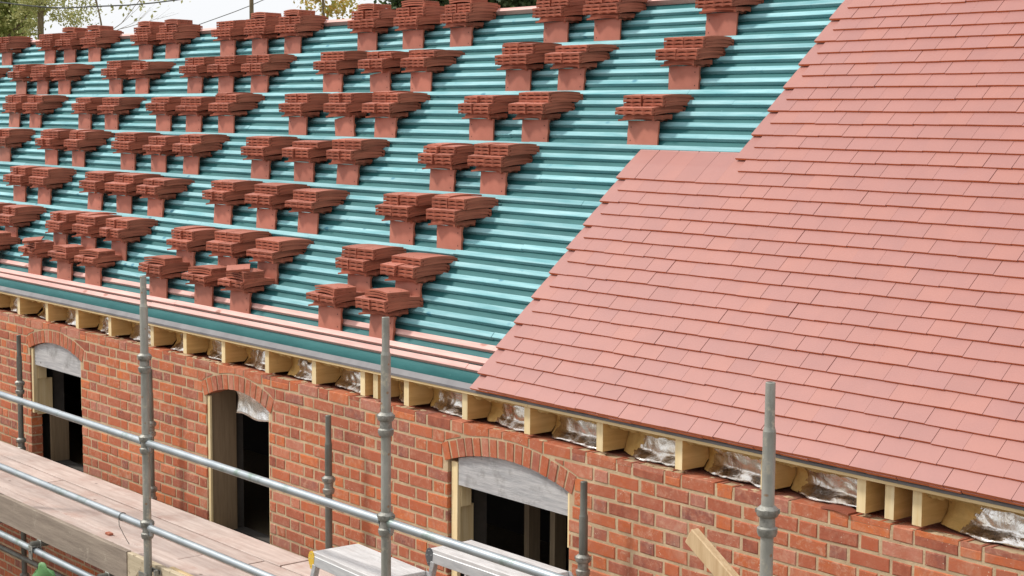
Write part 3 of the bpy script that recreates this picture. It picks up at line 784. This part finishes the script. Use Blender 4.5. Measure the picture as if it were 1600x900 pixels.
# wire tie on the lower rail
q = MB(); xw = -3.02; zc_ = -.761
ring = [(xw, SY + cos(a) * .0265, zc_ + sin(a) * .0265) for a in [2 * pi * k / 14 for k in range(15)]]
q.path(ring, .0022, 6); q.path([(xw, SY - .0265, zc_), (xw + .012, SY - .03, zc_ - .05), (xw + .05, SY - .02, zc_ - .10), (xw + .085, SY, zc_ - .16)], .0022, 6)
tag(q.build('wire_tie', M['wire']), 'twisted wire tie looped round the lower guard rail', 'wire')

# ------------------------------------------------------------------ folding platforms
def bench(name, loc, yaw, L, wd, Hh, label, hcol, grp='folding work platforms'):
    t = thing(name, label, 'work platform', loc, grp); t.rotation_euler[2] = yaw
    def bld(q, nm, mat, par=None, **k):
        o = q.build(nm, mat, None, **k); o.parent = par or t; return o
    q = MB(); q.box((0, 0, Hh - .025), (L, wd, Hh), c=.003)
    for yy in (wd * .33, wd * .66): q.box((.02, yy - .002, Hh - .001), (L - .02, yy + .002, Hh + .0015))
    for i in range(9): q.box((.03, wd * (.08 + .105 * i), Hh - .001), (L - .03, wd * (.08 + .105 * i) + .004, Hh + .001))
    bld(q, 'deck', M['alu_top'])
    for y_ in (-.004, wd - .024):
        q = MB(); q.box((.015, y_, Hh - .078), (L - .015, y_ + .028, Hh - .022), c=.003); bld(q, 'side_rail', M['alu'])
    for x_, sg in ((0., -1), (L, 1)):
        for y_ in (0., wd - .03):
            q = MB(); b0 = Vector((x_ - sg * .02, y_ + .014, Hh - .07)); b1 = Vector((x_ + sg * .10, y_ + .014 + (-.03 if y_ == 0 else .03), 0))
            d = b1 - b0
            m4 = Matrix.Translation(b0) @ d.to_track_quat('Z', 'Y').to_matrix().to_4x4()
            q.box((-.02, -.013, 0), (.02, .013, d.length), m4, c=.002); lg = bld(q, 'leg', M['alu'])
            q = MB(); q.box((-.024, -.018, d.length - .03), (.024, .018, d.length + .004), m4, c=.003); bld(q, 'rubber_foot', M['hinge_grey'], lg)
            q = MB(); K = 12; pts = []
            for k in range(K): 
                a = 2 * pi * k / K; pts.append((x_ + sg * .004 + .030 * cos(a) * (1.15 if sin(a) > 0 else .9), y_ - (.006 if y_ == 0 else -.036), Hh - .050 + .052 * sin(a)))
            if y_ == 0: pts = list(reversed(pts))
            q.prism(pts, 0, (0, .006 if y_ == 0 else -.006, 0)); 
            if y_ == 0 :
                for k in range(5):
                    a = 2 * pi * k / 5 + .4; q.tube((x_ + sg * .004 + .019 * cos(a), -.0075, Hh - .05 + .036 * sin(a)), (x_ + sg * .004 + .019 * cos(a), -.004, Hh - .05 + .036 * sin(a)), .0035, seg=8, mi=1)
            bld(q, 'hinge', [M[hcol] if sg < 0 else M['alu'], M['rivet']])
        q = MB(); q.tube((x_ + sg * .05, .0, Hh * .45), (x_ + sg * .05, wd, Hh * .45), .011, seg=10); bld(q, 'rung', M['alu'])
    return t
bench('work_platform', (-1.08, -1.13, DZ + .002), radians(-3.5), .68, .29, .49, 'white aluminium step platform with a yellow hinge, left of the middle tall post', 'yellow')
bench('work_platform', (-.585, -.70, DZ + .002), radians(0), .80, .28, .54, 'white aluminium step platform with a grey hinge below the nearest arch', 'hinge_grey')

# ------------------------------------------------------------------ timber offcut standing on the walkway
p1 = Vector((1.345, -.7, -.085)); p2 = Vector((2.93, -.74, DZ + .03)); d = p2 - p1
q = MB(); m4 = Matrix.Translation(p1) @ d.to_track_quat('Z', 'Y').to_matrix().to_4x4()
q.box((-.022, -.040, 0), (.022, .040, d.length), m4, c=.004)
o = tag(q.build('timber_offcut', M['pine_raw']), 'pale sawn timber length leaning in front of the brick wall at lower right', 'timber')
# broken tile on the wall head
q = MB(); K = 8; vs = []
for i in range(K + 1):
    u = i / K; x = 1.50 + .17 * u; zz = ZB0 + .012 + .008 * (1 - (2 * u - 1) ** 2)
    y0_ = -.012 + .02 * (1 - u) * .6; y1_ = .085 - .02 * abs(sin(u * 5))
    vs += [(x, y0_, zz), (x, y1_, zz), (x, y1_, zz - .011), (x, y0_, zz - .011)]
fs = [(i * 4 + e, i * 4 + (e + 1) % 4, (i + 1) * 4 + (e + 1) % 4, (i + 1) * 4 + e) for i in range(K) for e in range(4)] + [(0, 1, 2, 3), (K * 4 + 3, K * 4 + 2, K * 4 + 1, K * 4)]
q.add(vs, fs); tag(q.build('tile_offcut', M['clay']), 'broken piece of clay tile lying on the wall top under the eaves', 'tile')
# small debris on the deck
q = MB(); q.box((-3.86, -1.00, DZ), (-3.80, -.965, DZ + .018), c=.004)
tag(q.build('brick_chip', M['brick']), 'small chip of brick lying on the walkway at lower left', 'brick chip')
# green sheet
q = MB(); nu, nv = 16, 12; vs = []
for j in range(nv + 1):
    for i in range(nu + 1):
        u, v = i / nu, j / nv
        w_ = .16 + .40 * v ** .6
        x = -3.79 - .28 * v + (u - .42) * w_ * 1.15
        z = -1.185 - .34 * v - .10 * (abs(u - .62) * 1.2) ** 1.3 - .012 * sin(u * 7)
        y = -1.45 - .05 * cos((u - .5) * 3) * 1.2 + .03 * noise.noise(Vector((u * 5, v * 4, 3)))
        vs.append((x, y, z))
q.add(vs, [(j * (nu + 1) + i, j * (nu + 1) + i + 1, (j + 1) * (nu + 1) + i + 1, (j + 1) * (nu + 1) + i) for j in range(nv) for i in range(nu)])
o = tag(q.build('green_sheet', M['green'], smooth=True), 'folded green sheet poking up in front of the lowest rail at lower left', 'sheet')
md = o.modifiers.new('thick', 'SOLIDIFY'); md.thickness = .004

# ------------------------------------------------------------------ background
def ray(px, py, depth):
    v = cf + cr * ((px - 800) / 2595.87) - cu * ((py - 450) / 2595.87); return CAM + v * depth
def leaves(q, centre, rad, n, size, r, squash=1.0, clump=10):
    cs = []
    for _ in range(clump):
        a = Vector((r.gauss(0, 1), r.gauss(0, 1), r.gauss(0, 1) * squash)).normalized() * r.uniform(.25, .95)
        cs.append((centre + Vector((a.x * rad[0], a.y * rad[1], a.z * rad[2])), r.uniform(.22, .42)))
    for _ in range(n):
        cc, cs_ = r.choice(cs)
        p = cc + Vector((r.gauss(0, .5) * rad[0] * cs_, r.gauss(0, .5) * rad[1] * cs_, r.gauss(0, .5) * rad[2] * cs_))
        d1 = Vector((r.gauss(0, 1), r.gauss(0, 1), r.gauss(0, 1))).normalized(); d2 = d1.orthogonal().normalized(); s = size * r.uniform(.6, 1.4)
        q.add([p - d1 * s, p - d2 * s * .5, p + d1 * s, p + d2 * s * .5], [(0, 1, 2, 3)])
def limb(q, p, d, L, r0, depth, r, tips, spread=.5, up=.25):
    n = 4; pts = [p]; rr = r0
    for i in range(n):
        d = (d + Vector((r.gauss(0, .12), r.gauss(0, .12), r.gauss(0, .12) + .02))).normalized(); p2 = pts[-1] + d * L / n
        q.tube(pts[-1], p2, rr, rr * .86, 7 if r0 > .03 else 5, caps=False); rr *= .86; pts.append(p2)
        if depth > 0 and i > 0:
            nd = (d + Vector((r.uniform(-1, 1), r.uniform(-1, 1), r.uniform(-.3, .8))) * spread).normalized()
            limb(q, p2, nd, L * r.uniform(.5, .75), rr * .6, depth - 1, r, tips, spread, up)
    tips.append(pts[-1])
    if depth > 0: limb(q, pts[-1], d, L * .7, rr, depth - 1, r, tips, spread, up)
def tree(name, label, px, depth, topz, trunk_r, crown, leaf, nleaf, lsize, seed, limbs=3, lean=(0, 0), branch_from=.35, cdepth=3, tipleaf=8, Ll=1.5):
    r = random.Random(seed); b = ray(px, 158, depth); b.z = GZ
    t = thing(name, label, 'tree', b, 'trees behind the roof')
    q = MB(); tips = []; p = Vector((0, 0, 0)); Ht = topz - GZ; n = 8; rr = trunk_r
    for i in range(n):
        p2 = p + Vector((lean[0] / n + r.gauss(0, .03), lean[1] / n + r.gauss(0, .03), Ht / n)); q.tube(p, p2, rr, rr * .9, 10, caps=False)
        rr *= .9; p = p2
        if i / n >= branch_from:
            for _ in range(limbs):
                a = r.uniform(0, 2 * pi); limb(q, p, Vector((cos(a), sin(a), r.uniform(.3, 1.0))).normalized(), Ll * r.uniform(.7, 1.2), rr * .45, cdepth - 1, r, tips)
    limb(q, p, Vector((0, 0, 1)), Ll, rr, cdepth - 1, r, tips)
    o = q.build('trunk', M['bark'], None, smooth=True); o.parent = t
    q = MB()
    for tp in tips:
        for _ in range(tipleaf):
            pp = tp + Vector((r.gauss(0, .22), r.gauss(0, .22), r.gauss(0, .22))); d1 = Vector((r.gauss(0, 1), r.gauss(0, 1), r.gauss(0, 1))).normalized(); d2 = d1.orthogonal().normalized(); s = lsize * r.uniform(.6, 1.3)
            q.add([pp - d1 * s, pp - d2 * s * .5, pp + d1 * s, pp + d2 * s * .5], [(0, 1, 2, 3)])
    for (dx, dz, rx, rz, share) in crown:
        cpt = cr * dx; leaves(q, Vector((cpt.x, cpt.y, dz - GZ)), (rx, rx, rz), int(nleaf * share), lsize, r, clump=16)
    o = q.build('crown', M[leaf], None); o.parent = t
    return t
tree('dense_tree', 'dense yellow green tree at the upper left corner of the photograph', -22, 40, 5.2, .22, [(0, 4.5, 1.75, 1.9, 1.)], 'leaf_green', 52000, .07, 3, limbs=2, Ll=.9, cdepth=2, tipleaf=20)
tree('broadleaf_tree', 'upright tree with thick forked trunk and thinning leaves, right of the dense one', 68, 34, 6.0, .12, [(-.1, 3.7, .5, .5, .5), (.7, 3.9, .9, .6, .5)], 'leaf_brown', 2600, .030, 11, limbs=3, Ll=1.3, branch_from=.68, cdepth=3, tipleaf=2)
tree('bare_tree', 'low spreading bare tree with fine twigs above the left ridge', 158, 30, 3.1, .045, [(.9, 3.7, .9, .5, 1.)], 'leaf_brown', 110, .045, 19, limbs=2, lean=(0, 0), branch_from=.85, Ll=.9, cdepth=3, tipleaf=0)
tree('autumn_tree', 'yellow autumn tree showing above the ridge near the utility pole', 505, 36, 4.2, .07, [(0, 4.3, 1.0, .75, 1.)], 'leaf_yellow', 750, .055, 23, limbs=2, Ll=.7, branch_from=.8, cdepth=2, tipleaf=0)
tree('evergreen_tree', 'dark evergreen tree behind the ridge, left of the brighter gap', 650, 40, 4.0, .2, [(0, 4.3, 1.0, 1.1, 1.)], 'leaf_dark', 14000, .07, 29, limbs=2, Ll=.8, cdepth=2, tipleaf=10)
tree('evergreen_tree', 'dark evergreen tree behind the ridge, right of the paler stack tops', 790, 42, 4.2, .2, [(0, 4.6, 1.35, 1.1, 1.)], 'leaf_dark', 18000, .07, 31, limbs=2, Ll=.8, cdepth=2, tipleaf=10)
# utility pole and overhead wires
pp = ray(393, 10, 26); q = MB(); q.tube((0, 0, 0), (0, 0, 4.6 - GZ), .055, .030, 14); t = thing('utility_pole', 'slim wooden utility pole rising behind the ridge', 'pole', (pp.x, pp.y, GZ))
o = q.build('pole', M['bark'], None, smooth=True); o.parent = t
q = MB(); q.box((-.35, -.03, 4.35 - GZ), (.35, .03, 4.43 - GZ)); o = q.build('cross_arm', M['bark'], None); o.parent = t
def cable(pts, dpt, r, label):
    q = MB(); P = [ray(x, y, dd) for (x, y), dd in zip(pts, dpt)]; q.path(P, r, 6)
    tag(q.build('overhead_cable', M['wire']), label, 'cable')
cable([(-120, -8), (-50, 0), (0, 3.5), (45, 9), (75, 11.5), (100, 12.5), (150, 10), (200, 8), (240, 4.5), (275, 0), (330, -9)], [26] * 11, .011, 'thicker overhead cable sagging past the upper left trees')
cable([(293, 47), (312, 38), (340, 28), (365, 19), (393, 8), (420, -4)], [26] * 6, .006, 'thin overhead cable rising to the utility pole')
